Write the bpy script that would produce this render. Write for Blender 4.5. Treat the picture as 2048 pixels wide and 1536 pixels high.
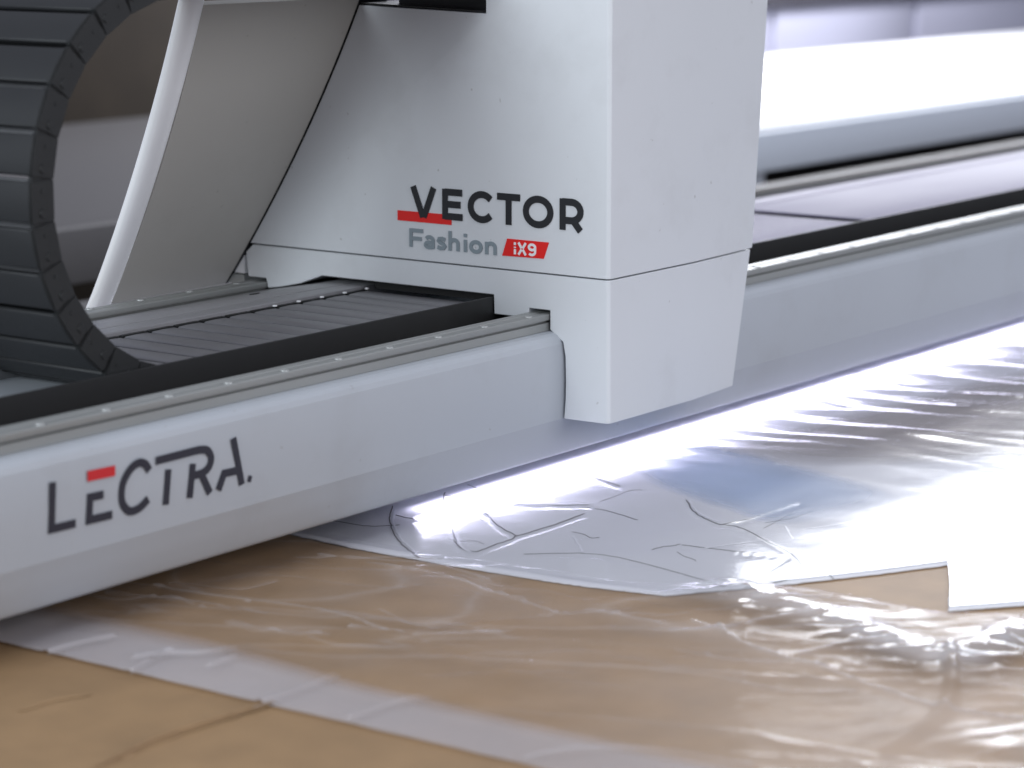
import bpy, bmesh, math, random
import numpy as np
from mathutils import Vector, Matrix

random.seed(4); rng = np.random.RandomState(7)
for o in list(bpy.data.objects): bpy.data.objects.remove(o)
scn = bpy.context.scene
col = scn.collection

# ------------------------------------------------------------------ camera
# world: X along the gantry beam, Y across it (away from the camera), Z up, table top at z = 0
S = 0.00075                    # metres per drawing unit (about a millimetre) of the machine sections
ZC = 0.088                     # height of the beam's lower crease above the table
VX = np.array([4877., -204.]); VY = np.array([-6200., -204.]); PC = np.array([1024., 768.])
F = math.sqrt(-((VX - PC) @ (VY - PC)))
def _n(v): return v / np.linalg.norm(v)
DX = _n(np.r_[VX - PC, F]); DY = _n(np.r_[VY - PC, F]); DZ = np.cross(DX, DY)
RW = np.array([DX, DY, DZ])
CAM = np.array([-2.3927, -1.67558, 0.587760 + ZC])
def ray(p): return RW @ np.array([p[0] - PC[0], p[1] - PC[1], F])
def on(p, axis, val):          # photo pixel -> point on the plane axis = val (metres)
    r = ray(p); return CAM + r * ((val - CAM[axis]) / r[axis])
def U(x, y, z): return (x * S, y * S, ZC + z * S)

cd = bpy.data.cameras.new('camera'); cam = bpy.data.objects.new('camera', cd); col.objects.link(cam)
right = RW @ np.array([1, 0, 0.]); down = RW @ np.array([0, 1., 0]); fwd = RW @ np.array([0, 0, 1.])
cam.matrix_world = Matrix(((right[0], -down[0], -fwd[0], CAM[0]), (right[1], -down[1], -fwd[1], CAM[1]),
                           (right[2], -down[2], -fwd[2], CAM[2]), (0, 0, 0, 1)))
cd.sensor_fit = 'HORIZONTAL'; cd.sensor_width = 36; cd.lens = F / 2048 * 36
cd.clip_start = 0.05; cd.clip_end = 200
cd.dof.use_dof = True
cd.dof.focus_distance = float((np.array(U(-90, 0, 200)) - CAM) @ fwd)
cd.dof.aperture_fstop = 4.6
scn.camera = cam

# ------------------------------------------------------------------ light
w = bpy.data.worlds.new('World'); scn.world = w; w.use_nodes = True
bg = w.node_tree.nodes['Background']
bg.inputs['Color'].default_value = (0.80, 0.84, 1.0, 1); bg.inputs['Strength'].default_value = 0.45

def area(name, loc, target, sx, sy, power, color, spread=180):
    l = bpy.data.lights.new(name, 'AREA'); l.shape = 'RECTANGLE'; l.size = sx; l.size_y = sy
    l.energy = power; l.color = color; l.spread = math.radians(spread)
    o = bpy.data.objects.new(name, l); col.objects.link(o); o.location = loc
    d = Vector(target) - Vector(loc)
    o.rotation_euler = d.to_track_quat('-Z', 'Y').to_euler()
    return o
# tall windows behind the machine on the right: they glare in the film and on the table
area('window_light', (8.2, 3.2, 2.3), (0.6, -0.2, 0.2), 5.0, 1.8, 270, (0.90, 0.93, 1.0))
# ceiling luminaires over the cutter and over the table behind
area('ceiling_light', (-0.4, -0.9, 3.6), (-0.4, -0.9, 0), 3.0, 2.2, 20, (0.93, 0.95, 1.0))
area('window_light', (0.2, -4.6, 1.9), (-0.1, 0, 0.1), 4.8, 1.8, 85, (0.95, 0.95, 1.0))
area('window_light', (-5.6, 0.4, 1.9), (-0.2, 0.2, 0.3), 2.8, 1.8, 200, (0.86, 0.94, 1.0))
area('ceiling_light', (5.6, 2.7, 2.6), (5.6, 2.7, 0), 3.2, 0.6, 190, (0.95, 0.96, 1.0))
# added lamp for the glow under the beam, right of the cutting head
area('underbeam_glow', (1.42, 0.068, ZC - 0.0555), (1.42, 0.03, 0), 3.2, 0.03, 6.0, (0.80, 0.78, 1.0))

scn.render.engine = 'CYCLES'
scn.view_settings.view_transform = 'Standard'; scn.view_settings.look = 'None'
scn.view_settings.exposure = 0.08; scn.view_settings.gamma = 1.0
scn.cycles.max_bounces = 8; scn.cycles.transparent_max_bounces = 12
scn.cycles.caustics_reflective = False; scn.cycles.caustics_refractive = False
scn.render.resolution_x = 1024; scn.render.resolution_y = 768

# ------------------------------------------------------------------ materials
def mat(name, colr, rough=0.5, metal=0.0, spec=0.5, noise=0.0, nscale=30, bump=0.0, bscale=200, rvar=0.0, coat=0.0, stretch=None, speck=0.0):
    m = bpy.data.materials.new(name); m.use_nodes = True
    nt = m.node_tree; b = nt.nodes['Principled BSDF']
    b.inputs['Base Color'].default_value = (*colr, 1); b.inputs['Roughness'].default_value = rough
    b.inputs['Metallic'].default_value = metal; b.inputs['Specular IOR Level'].default_value = spec
    b.inputs['Coat Weight'].default_value = coat
    tc = nt.nodes.new('ShaderNodeTexCoord'); mp = nt.nodes.new('ShaderNodeMapping')
    nt.links.new(tc.outputs['Object'], mp.inputs['Vector'])
    if stretch: mp.inputs['Scale'].default_value = stretch
    if noise or rvar:
        n = nt.nodes.new('ShaderNodeTexNoise'); n.inputs['Scale'].default_value = nscale; n.inputs['Detail'].default_value = 6
        nt.links.new(mp.outputs['Vector'], n.inputs['Vector'])
        if noise:
            r = nt.nodes.new('ShaderNodeMapRange'); r.inputs['From Min'].default_value = 0.05; r.inputs['From Max'].default_value = 0.95
            r.inputs['To Min'].default_value = 1 - noise; r.inputs['To Max'].default_value = 1 + noise
            nt.links.new(n.outputs['Fac'], r.inputs['Value'])
            mx = nt.nodes.new('ShaderNodeVectorMath'); mx.operation = 'SCALE'; mx.inputs[0].default_value = colr
            nt.links.new(r.outputs['Result'], mx.inputs['Scale']); nt.links.new(mx.outputs['Vector'], b.inputs['Base Color'])
        if rvar:
            r2 = nt.nodes.new('ShaderNodeMapRange'); r2.inputs['From Min'].default_value = 0.0; r2.inputs['From Max'].default_value = 1.0
            r2.inputs['To Min'].default_value = max(0.02, rough - rvar); r2.inputs['To Max'].default_value = rough + rvar
            nt.links.new(n.outputs['Fac'], r2.inputs['Value']); nt.links.new(r2.outputs['Result'], b.inputs['Roughness'])
    if speck:
        src = b.inputs['Base Color'].links[0].from_socket if b.inputs['Base Color'].links else None
        n4 = nt.nodes.new('ShaderNodeTexNoise'); n4.inputs['Scale'].default_value = 75; n4.inputs['Detail'].default_value = 2
        n5 = nt.nodes.new('ShaderNodeTexNoise'); n5.inputs['Scale'].default_value = 7; n5.inputs['Detail'].default_value = 5; n5.inputs['Roughness'].default_value = 0.65
        mr = nt.nodes.new('ShaderNodeMapRange'); mr.inputs['From Min'].default_value = 0.735; mr.inputs['From Max'].default_value = 0.79
        mr.inputs['To Min'].default_value = 0; mr.inputs['To Max'].default_value = speck
        ms = nt.nodes.new('ShaderNodeMapRange'); ms.inputs['From Min'].default_value = 0.52; ms.inputs['From Max'].default_value = 0.80
        ms.inputs['To Min'].default_value = 0; ms.inputs['To Max'].default_value = speck * 0.35
        for a_, b_ in ((tc.outputs['Object'], n4.inputs['Vector']), (tc.outputs['Object'], n5.inputs['Vector']), (n4.outputs['Fac'], mr.inputs['Value']), (n5.outputs['Fac'], ms.inputs['Value'])): nt.links.new(a_, b_)
        ad = nt.nodes.new('ShaderNodeMath'); ad.operation = 'ADD'; nt.links.new(mr.outputs[0], ad.inputs[0]); nt.links.new(ms.outputs[0], ad.inputs[1])
        mc = nt.nodes.new('ShaderNodeMix'); mc.data_type = 'RGBA'; nt.links.new(ad.outputs[0], mc.inputs['Factor'])
        if src: nt.links.new(src, mc.inputs['A'])
        else: mc.inputs['A'].default_value = (*colr, 1)
        mc.inputs['B'].default_value = (0.22, 0.20, 0.17, 1)
        nt.links.new(mc.outputs['Result'], b.inputs['Base Color'])
    if bump:
        n3 = nt.nodes.new('ShaderNodeTexNoise'); n3.inputs['Scale'].default_value = bscale; n3.inputs['Detail'].default_value = 4
        nt.links.new(mp.outputs['Vector'], n3.inputs['Vector'])
        bp = nt.nodes.new('ShaderNodeBump'); bp.inputs['Strength'].default_value = bump; bp.inputs['Distance'].default_value = 0.002
        nt.links.new(n3.outputs['Fac'], bp.inputs['Height']); nt.links.new(bp.outputs['Normal'], b.inputs['Normal'])
    return m

M = {}
M['head'] = mat('white_enamel', (0.70, 0.72, 0.74), 0.38, noise=0.03, nscale=5, rvar=0.06, bump=0.03, bscale=500, speck=0.40)
M['panel'] = mat('grey_panel', (0.45, 0.435, 0.40), 0.6, noise=0.04, nscale=6, rvar=0.06, speck=0.3)
M['trim'] = mat('white_trim', (0.93, 0.93, 0.94), 0.35)
M['beam'] = mat('beam_enamel', (0.46, 0.49, 0.525), 0.38, noise=0.035, nscale=4, rvar=0.08, bump=0.02, bscale=400, speck=0.40)
M['rail'] = mat('rail_steel', (0.35, 0.36, 0.35), 0.50, metal=0.35, spec=0.3, noise=0.18, nscale=25, rvar=0.08, stretch=(0.06, 1, 1))
M['cap'] = mat('cap_metal', (0.44, 0.45, 0.44), 0.5, metal=0.35)
M['slat2'] = mat('chain_outer_crossbar', (0.014, 0.015, 0.016), 0.55, noise=0.2, nscale=20, rvar=0.1)
M['black'] = mat('black_sheet', (0.012, 0.012, 0.012), 0.5, noise=0.15)
M['chain'] = mat('chain_plastic', (0.009, 0.010, 0.010), 0.5, noise=0.2, nscale=40, bump=0.05, bscale=300)
M['slat'] = mat('chain_crossbar', (0.19, 0.19, 0.20), 0.45, noise=0.12, nscale=30, rvar=0.08)
M['cover'] = mat('grey_cover', (0.30, 0.30, 0.31), 0.40, noise=0.1, nscale=15, rvar=0.06)
M['glare_cover'] = mat('rail_glare_cover', (0.10, 0.095, 0.09), 0.8, spec=0.1, noise=0.2)
M['lid'] = mat('pale_lid', (0.34, 0.32, 0.42), 0.62, spec=0.3, noise=0.06, nscale=8, rvar=0.08, stretch=(0.3, 1, 1))
M['ink'] = mat('black_print', (0.012, 0.013, 0.016), 0.5)
M['navy'] = mat('dark_print', (0.022, 0.022, 0.035), 0.5)
M['greyink'] = mat('grey_print', (0.25, 0.30, 0.33), 0.5)
M['red'] = mat('red_print', (0.82, 0.012, 0.008), 0.45)
M['redb'] = mat('red_mark', (0.62, 0.02, 0.025), 0.45)
M['white'] = mat('white_print', (0.9, 0.9, 0.9), 0.5)
M['kraft'] = mat('kraft_paper', (0.335, 0.210, 0.104), 0.62, noise=0.22, nscale=15, bump=0.22, bscale=420)
M['fabric'] = mat('white_fabric', (0.74, 0.74, 0.77), 0.8, noise=0.04, nscale=18, bump=0.10, bscale=600)
M['tissue'] = mat('white_tissue', (0.70, 0.67, 0.68), 0.55, noise=0.05, nscale=10, bump=0.06, bscale=120)
M['tan'] = mat('tan_reflection_tint', (0.44, 0.39, 0.36), 0.8, noise=0.30, nscale=5, stretch=(1, 6, 1))
M['bluerefl'] = mat('blue_reflection', (0.48, 0.61, 0.84), 0.7, noise=0.06)
M['kfold'] = mat('crease_shade', (0.21, 0.125, 0.058), 0.8, noise=0.4, nscale=80)  # dark brown painted as the shade in the paper crease
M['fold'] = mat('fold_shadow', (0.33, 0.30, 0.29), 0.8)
M['slit'] = mat('cut_slit', (0.10, 0.09, 0.085), 0.8, noise=0.6, nscale=60)
M['thread'] = mat('cut_edge', (0.86, 0.86, 0.90), 0.4)
M['table'] = mat('table_steel', (0.13, 0.125, 0.125), 0.6, noise=0.05, spec=0.2)
M['floor'] = mat('floor_concrete', (0.045, 0.036, 0.030), 0.9, spec=0.05, noise=0.15, nscale=3)
M['wall'] = mat('wall_paint', (0.50, 0.50, 0.60), 0.8, noise=0.05, nscale=2)
M['far'] = mat('far_laminate', (0.085, 0.08, 0.082), 0.7, noise=0.03)
M['sheet'] = mat('lit_white_cloth', (0.80, 0.80, 0.82), 0.7, noise=0.03)
M['apron'] = mat('far_apron', (0.80, 0.86, 0.95), 0.45, noise=0.03)
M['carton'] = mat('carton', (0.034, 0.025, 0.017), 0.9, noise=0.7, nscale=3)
M['darkbox'] = mat('dark_case', (0.02, 0.019, 0.018), 0.6)
M['lav'] = mat('lavender_cabinet', (0.60, 0.60, 0.74), 0.5, noise=0.08, nscale=1.2)
M['dark2'] = mat('dark_shelf', (0.10, 0.095, 0.115), 0.7, noise=0.2, nscale=1.5)  # even dark purplish grey with random mottling

def film_mat(name, haze, rough, refl, fold=0.0, tint=(0.98, 0.98, 0.99)):
    m = bpy.data.materials.new(name); m.use_nodes = True; nt = m.node_tree
    for n in list(nt.nodes): nt.nodes.remove(n)
    out = nt.nodes.new('ShaderNodeOutputMaterial')
    tr = nt.nodes.new('ShaderNodeBsdfTransparent'); tr.inputs['Color'].default_value = (*tint, 1)
    df = nt.nodes.new('ShaderNodeBsdfDiffuse'); df.inputs['Color'].default_value = (0.82, 0.82, 0.86, 1)
    gl = nt.nodes.new('ShaderNodeBsdfGlossy'); gl.inputs['Roughness'].default_value = rough
    gl.inputs['Color'].default_value = (1, 1, 1, 1)
    tc = nt.nodes.new('ShaderNodeTexCoord')
    nz = nt.nodes.new('ShaderNodeTexNoise'); nz.inputs['Scale'].default_value = 9; nz.inputs['Detail'].default_value = 5
    nt.links.new(tc.outputs['Object'], nz.inputs['Vector'])
    r = nt.nodes.new('ShaderNodeMapRange'); r.inputs['From Min'].default_value = 0.3; r.inputs['From Max'].default_value = 0.7
    r.inputs['To Min'].default_value = haze * 0.4; r.inputs['To Max'].default_value = haze * 1.6
    nt.links.new(nz.outputs['Fac'], r.inputs['Value'])
    at = nt.nodes.new('ShaderNodeAttribute'); at.attribute_name = 'layer_glint'
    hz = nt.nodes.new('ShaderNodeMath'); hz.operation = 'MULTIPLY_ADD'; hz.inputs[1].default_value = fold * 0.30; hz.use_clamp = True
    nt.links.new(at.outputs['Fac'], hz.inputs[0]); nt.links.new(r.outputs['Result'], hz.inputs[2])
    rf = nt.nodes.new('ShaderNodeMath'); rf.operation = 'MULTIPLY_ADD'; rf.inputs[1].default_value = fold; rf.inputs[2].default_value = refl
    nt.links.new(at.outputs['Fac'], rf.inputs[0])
    m1 = nt.nodes.new('ShaderNodeMixShader'); nt.links.new(hz.outputs[0], m1.inputs['Fac'])
    nt.links.new(tr.outputs[0], m1.inputs[1]); nt.links.new(df.outputs[0], m1.inputs[2])
    fr = nt.nodes.new('ShaderNodeFresnel'); fr.inputs['IOR'].default_value = 1.5
    mul = nt.nodes.new('ShaderNodeMath'); mul.operation = 'MULTIPLY'; mul.use_clamp = True; nt.links.new(rf.outputs[0], mul.inputs[1])
    nt.links.new(fr.outputs[0], mul.inputs[0])
    geo = nt.nodes.new('ShaderNodeBump'); geo.inputs['Strength'].default_value = 0.12; geo.inputs['Distance'].default_value = 0.002
    n2 = nt.nodes.new('ShaderNodeTexNoise'); n2.inputs['Scale'].default_value = 55; n2.inputs['Detail'].default_value = 3
    nt.links.new(tc.outputs['Object'], n2.inputs['Vector']); nt.links.new(n2.outputs['Fac'], geo.inputs['Height'])
    nt.links.new(geo.outputs[0], gl.inputs['Normal'])
    m2 = nt.nodes.new('ShaderNodeMixShader'); nt.links.new(mul.outputs[0], m2.inputs['Fac'])
    nt.links.new(m1.outputs[0], m2.inputs[1]); nt.links.new(gl.outputs[0], m2.inputs[2])
    nt.links.new(m2.outputs[0], out.inputs['Surface'])
    return m
def translucent(m, fac):
    nt = m.node_tree; out = nt.nodes['Material Output']; b = nt.nodes['Principled BSDF']
    t = nt.nodes.new('ShaderNodeBsdfTransparent'); mx = nt.nodes.new('ShaderNodeMixShader'); mx.inputs[0].default_value = fac
    at = nt.nodes.new('ShaderNodeAttribute'); at.attribute_name = 'thin'; nt.links.new(at.outputs['Fac'], mx.inputs[0])
    nt.links.new(b.outputs[0], mx.inputs[1]); nt.links.new(t.outputs[0], mx.inputs[2]); nt.links.new(mx.outputs[0], out.inputs['Surface'])
translucent(M['tissue'], 0.30); translucent(M['tan'], 0.5); translucent(M['bluerefl'], 0.5)
M['film'] = film_mat('plastic_film', 0.04, 0.12, 0.028, 0.95)
M['film2'] = film_mat('tight_plastic_film', 0.04, 0.15, 0.47)

# ------------------------------------------------------------------ builders
def link(name, me, m=None, parent=None):
    o = bpy.data.objects.new(name, me); col.objects.link(o)
    if m is not None and not me.materials: me.materials.append(m)
    if parent: o.parent = parent
    return o
def tag(o, label=None, cat=None, group=None, kind=None):
    if label: o['label'] = label
    if cat: o['category'] = cat
    if group: o['group'] = group
    if kind: o['kind'] = kind
    return o
def empty(name, loc=(0, 0, 0)):
    o = bpy.data.objects.new(name, None); col.objects.link(o); o.location = loc; o.empty_display_size = 0.05; return o
def smooth(me, ang=35):
    for p in me.polygons: p.use_smooth = True
    try: me.set_sharp_from_angle(angle=math.radians(ang))
    except Exception: pass
def finish(bm, name, bev=0.0, seg=2, ang=35, bang=30):
    bmesh.ops.remove_doubles(bm, verts=bm.verts, dist=1e-6)
    bmesh.ops.recalc_face_normals(bm, faces=bm.faces)
    if bev:
        es = [e for e in bm.edges if len(e.link_faces) == 2 and e.calc_face_angle(0) > math.radians(bang)]
        bmesh.ops.bevel(bm, geom=es, offset=bev, segments=seg, profile=0.5, affect='EDGES', clamp_overlap=True)
    me = bpy.data.meshes.new(name); bm.to_mesh(me); bm.free(); smooth(me, ang)
    return me
def box_bm(bm, x0, x1, y0, y1, z0, z1):
    vs = [bm.verts.new((x, y, z)) for x in (x0, x1) for y in (y0, y1) for z in (z0, z1)]
    for f in ((0, 1, 3, 2), (4, 6, 7, 5), (0, 4, 5, 1), (2, 3, 7, 6), (0, 2, 6, 4), (1, 5, 7, 3)):
        bm.faces.new([vs[i] for i in f])
def box(name, x0, x1, y0, y1, z0, z1, bev=0.002):
    bm = bmesh.new(); box_bm(bm, x0, x1, y0, y1, z0, z1); return finish(bm, name, bev)
def ubox(name, x0, x1, y0, y1, z0, z1, bev=0.0008):
    a = U(x0, y0, z0); b = U(x1, y1, z1); return box(name, a[0], b[0], a[1], b[1], a[2], b[2], bev)
def extrude_yz(name, prof, x0, x1, bev=0.0, seg=2, steps=None, ang=35, bang=30):
    """closed (Y,Z) section in drawing units swept from x0 to x1"""
    bm = bmesh.new()
    xs = steps or [x0, x1]
    rings = [[bm.verts.new(U(x, y, z)) for (y, z) in prof] for x in xs]
    n = len(prof)
    for a, b in zip(rings[:-1], rings[1:]):
        for i in range(n): bm.faces.new((a[i], a[(i + 1) % n], b[(i + 1) % n], b[i]))
    bm.faces.new(rings[0]); bm.faces.new(list(reversed(rings[-1])))
    return finish(bm, name, bev, seg, ang, bang)

# ------------------------------------------------------------------ setting: floor, walls, cutting table
tag(link('floor', box('floor', -6, 16, -6, 14, -0.86, -0.80, 0), M['floor']), kind='structure')
tb = empty('cutting_table', (0, 0, -0.8))
tag(tb, 'long cutting table carrying the brown paper and white fabric', 'table')
def child(name, me, m, parent):
    o = link(name, me, m, parent)
    o.matrix_parent_inverse = Matrix.Translation(-parent.location)
    return o
child('table_top', box('table_top', -2.2, 4.8, -1.15, 1.50, -0.06, 0.0, 0.004), M['table'], tb)
for x in (-1.9, 1.3, 4.5):
    for y in (-1.0, 1.3):
        child('leg', box('leg', x - 0.05, x + 0.05, y - 0.05, y + 0.05, -0.80, -0.0605, 0.004), M['table'], tb)

# ------------------------------------------------------------------ gantry beam
X0, X1 = -1650, 3600
beam = empty('gantry_beam', U(0, 0, 0))
tag(beam, 'long pale grey gantry beam with LECTRA lettering carrying rails over the table', 'beam')
prof = [(0, 0), (-1.5, 30), (-2.0, 60), (-1.0, 95), (2, 116), (5, 123), (10, 128.5), (16, 131.5), (22, 132.5), (24, 133),
        (640, 133), (650, 120), (650, -40), (640, -58), (90, -67.5), (60, -67.3), (40, -67), (31, -66), (26, -64), (22.5, -60), (19.5, -54), (16.5, -47), (13.8, -40), (10.4, -32), (7.2, -22), (3.7, -11)]
bme = extrude_yz('beam_body', prof, X0, X1, 0, ang=12.5)
child('beam_body', bme, M['beam'], beam)
def rail_prof(y0, s):       # s = +1: front rail, -1: mirrored
    pts = [(2, 133.4), (2, 145.5), (7, 147.0), (7, 148.2), (1.0, 149.8), (0, 152), (0, 158), (1.2, 159.2), (14, 159.2), (15, 158.2), (22, 158.2), (23, 159.2), (36.8, 159.2), (38, 158),
           (38, 152), (37, 149.8), (31, 148.2), (31, 147), (36, 145.5), (36, 133.4)]
    return [(y0 + s * a, b) for a, b in pts]
caps = []
for y0, s in ((26, 1), (637, -1)):
    rl = child('rail', extrude_yz('rail', rail_prof(y0, s), X0, X1, 0, ang=25), M['rail'], beam)
    bm = bmesh.new()
    bmesh.ops.create_cone(bm, cap_ends=True, segments=14, radius1=0.0048, radius2=0.0045, depth=0.0010)
    cm = finish(bm, 'screw_cap', 0)
    cm.materials.append(M['cap'])
    x = X0 + 40
    while x < 2400:
        c = link('screw_cap', cm, None, rl); c.location = Vector(U(x, y0 + s * 8.5, 159.9)) - Vector((0, 0, 0))
        c.parent = rl
        x += 112
# tray that carries the cable chain
child('tray_wall', extrude_yz('tray_wall', [(132, 133.4), (132, 176), (133, 176.8), (135, 176.8), (136, 176), (136, 133.4)], X0, X1), M['black'], beam)
child('tray_floor', ubox('tray_floor', X0, X1, 64.5, 131.8, 133.4, 140, 0), M['black'], beam)
child('divider_bar', extrude_yz('divider_bar', [(398, 133.4), (398, 168.5), (400, 170), (431, 170), (432, 169), (432, 133.4)], X0, X1), M['cover'], beam)
child('cover_plate', extrude_yz('cover_plate', [(436, 133.4), (436, 169.5), (437, 170), (470, 170), (597, 147), (598, 146), (598, 133.4)], X0, X1), M['cover'], beam)
for x in (-520, -150):
    bm = bmesh.new(); box_bm(bm, -0.006, 0.006, -0.003, 0.003, -0.0006, 0.0006)
    o = link('cover_screw', finish(bm, 'cover_screw'), M['black'], beam)
    o.location = Vector(U(x + 10, 500, 165.6)) - beam.location; o.rotation_euler = (math.radians(-10), 0, 0)
# right of the head: finely ribbed cover, then a smooth lid
ribs = [(138 + (258) * k / 2, 150) for k in range(2)]
rc = child('ribbed_cover', ubox('ribbed_cover', 560, 1218, 137, 396, 133.4, 166, 0.0005), M['lid'], beam)
bm = bmesh.new()
for k in range(44):
    x = 566 + k * 14.8; a = U(x, 140, 166.2); b = U(x + 10, 394, 169.5); box_bm(bm, a[0], b[0], a[1], b[1], a[2], b[2])
rb = child('cover_rib', finish(bm, 'cover_rib', 0.0006), M['lid'], beam); tag(rb, kind='stuff')
child('tray_lid', ubox('tray_lid', 1236, X1, 137, 436, 170.2, 174.5, 0.0015), M['lid'], beam)
child('tray_lid', ubox('tray_lid', 430, X1, 440, 500, 170.4, 174.5, 0.0015), M['lid'], beam)
child('rail_glare_cover', ubox('rail_glare_cover', 430, X1, 599, 641, 160.2, 163, 0.0006), M['glare_cover'], beam)  # added dark strip hiding the window glare on the rear rail
child('rear_strip', extrude_yz('rear_strip', [(502, 165.2), (502, 168.2), (594, 151.8), (594, 148.4)], 430, X1), M['lid'], beam)

# ---- lettering helpers: flat strokes with a hair of thickness, on a given plane
def strokes_mesh(name, lines, width, to3, nrm, th=0.0006, caps_=0.5):
    """lines: list of (pts2d, closed?) polylines in plane coordinates (metres); butt-joined mitred ribbons"""
    bm = bmesh.new()
    for ii, item in enumerate(lines):
        th_ = th + 0.00005 * ii
        pts, wd = (item if isinstance(item, tuple) else (item, width))
        pts = [np.array(p, float) for p in pts]; closed = np.linalg.norm(pts[0] - pts[-1]) < 1e-7
        if closed: pts = pts[:-1]
        n = len(pts); L = []; R = []
        for i in range(n):
            if closed: a, b, c = pts[i - 1], pts[i], pts[(i + 1) % n]
            else: a, b, c = pts[max(i - 1, 0)], pts[i], pts[min(i + 1, n - 1)]
            d1 = b - a; d2 = c - b
            if np.linalg.norm(d1) < 1e-9: d1 = d2
            if np.linalg.norm(d2) < 1e-9: d2 = d1
            d1 = _n(d1); d2 = _n(d2); n1 = np.array([-d1[1], d1[0]]); n2 = np.array([-d2[1], d2[0]])
            mn = _n(n1 + n2); k = min(1 / max(mn @ n1, 0.35), 2.2)
            L.append(b + mn * wd / 2 * k); R.append(b - mn * wd / 2 * k)
        rng_ = range(n if closed else n - 1)
        vb = {}
        def V(side, i, top):
            key = (side, i, top)
            if key not in vb:
                q = (L if side == 0 else R)[i]; p = Vector(to3(q)) + Vector(nrm) * (th_ if top else 0.0001)
                vb[key] = bm.verts.new(p)
            return vb[key]
        for i in rng_:
            j = (i + 1) % n
            bm.faces.new((V(0, i, 1), V(0, j, 1), V(1, j, 1), V(1, i, 1)))
            bm.faces.new((V(0, i, 0), V(0, j, 0), V(0, j, 1), V(0, i, 1)))
            bm.faces.new((V(1, i, 1), V(1, j, 1), V(1, j, 0), V(1, i, 0)))
        if not closed:
            for i in (0, n - 1): bm.faces.new((V(0, i, 0), V(0, i, 1), V(1, i, 1), V(1, i, 0)))
    bmesh.ops.recalc_face_normals(bm, faces=bm.faces)
    me = bpy.data.meshes.new(name); bm.to_mesh(me); bm.free(); return me
def catmull(pts, k=6):
    pts = [np.array(p, float) for p in pts]; P = [2 * pts[0] - pts[1]] + pts + [2 * pts[-1] - pts[-2]]; out = []
    for i in range(1, len(P) - 2):
        for t in np.linspace(0, 1, k, endpoint=False):
            a, b, c, d = P[i - 1:i + 3]
            out.append(0.5 * (2 * b + (c - a) * t + (2 * a - 5 * b + 4 * c - d) * t * t + (3 * b - a - 3 * c + d) * t ** 3))
    out.append(pts[-1]); return out

# brand lettering on the beam's front face (plane y = 0)
YF = -2.6 * S
def lec(p):
    q = on((60 + p[0] / 4.2667, 850 + p[1] / 4.2667), 1, YF); return (q[0], q[2])
def lecs(pts): return [lec(p) for p in pts]
to3F = lambda q: (q[0], YF, q[1])
WL = 0.0078
black_lines = {
 'letter_l': [lecs([(193, 488), (183, 888), (388, 838)])],
 'letter_e': [lecs([(626, 592), (512, 618), (503, 812), (700, 764)])],
 'letter_c': [lecs(catmull([(1018, 388), (985, 335), (930, 322), (860, 375), (800, 480), (780, 590), (795, 680), (850, 735), (930, 710), (1008, 632)]))],
 'letter_t': [lecs([(1180, 378), (1158, 680)])],
 'letter_r': [lecs([(1075, 306), (1440, 212)] + [tuple(p) for p in catmull([(1440, 212), (1510, 215), (1545, 275), (1530, 350), (1478, 405), (1395, 432)])][1:]),
              lecs([(1390, 330), (1362, 622)]), lecs([(1465, 425), (1535, 580)])],
 'letter_a': [lecs([(1735, 112), (1808, 508)]), lecs([(1790, 383), (1655, 414), (1608, 555)])],
 'registered_mark': [lecs([(1882, 432), (1868, 485)])],
}
for nme, ls in black_lines.items():
    wd = WL if nme != 'registered_mark' else 0.0045
    child(nme, strokes_mesh(nme, ls, wd, to3F, (0, -1, 0)), M['navy'], beam)
child('red_dash', strokes_mesh('red_dash', [lecs([(490, 438), (725, 388)])], 0.0098, to3F, (0, -1, 0)), M['redb'], beam)

# ------------------------------------------------------------------ cutting head
head = empty('cutting_carriage', U(0, 0, 0))
tag(head, 'white cutting head marked VECTOR Fashion iX9 straddling the gantry beam', 'cutting head')
XR = 0
def head_mesh(name, prof, xr0, xr1, z0, z1, bev):
    """section in (Y,Z) swept along X; the far end leans with height, the front face turns back slightly"""
    bm = bmesh.new()
    def xr(z): return xr0 + (xr1 - xr0) * (z - z0) / (z1 - z0)
    rings = []
    for k, fx in enumerate((0.0, 'mid', 1.0)):
        ring = []
        for (y, z) in prof:
            if fx == 0.0: x, yy = 0, y
            elif fx == 'mid': x, yy = 236 + 0.02 * z, y
            else:
                x = xr(z); yy = y + (13 if y < -50 else 0)
            ring.append(bm.verts.new(U(x, yy, z)))
        rings.append(ring)
    n = len(prof)
    for a, b in zip(rings[:-1], rings[1:]):
        for i in range(n): bm.faces.new((a[i], a[(i + 1) % n], b[(i + 1) % n], b[i]))
    bm.faces.new(rings[0]); bm.faces.new(list(reversed(rings[-1])))
    bmesh.ops.recalc_face_normals(bm, faces=bm.faces)
    for e in bm.edges:
        if e.verts[0] in rings[1] and e.verts[1] in rings[1]: e.smooth = False
    es = []
    for e in bm.edges:
        a, b = e.verts
        fy = U(0, -80, 0)[1]
        if a.co.y < fy and b.co.y < fy and abs(a.co.z - b.co.z) > 0.1 and max(a.co.x, b.co.x) < 0.01: es.append(e)
    bmesh.ops.bevel(bm, geom=es, offset=0.006, segments=4, profile=0.5, affect='EDGES')
    es = [e for e in bm.edges if len(e.link_faces) == 2 and e.calc_face_angle(0) > math.radians(40)]
    bmesh.ops.bevel(bm, geom=es, offset=bev, segments=1, affect='EDGES', clamp_overlap=True)
    me = bpy.data.meshes.new(name); bm.to_mesh(me); bm.free(); smooth(me, 22); return me
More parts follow.
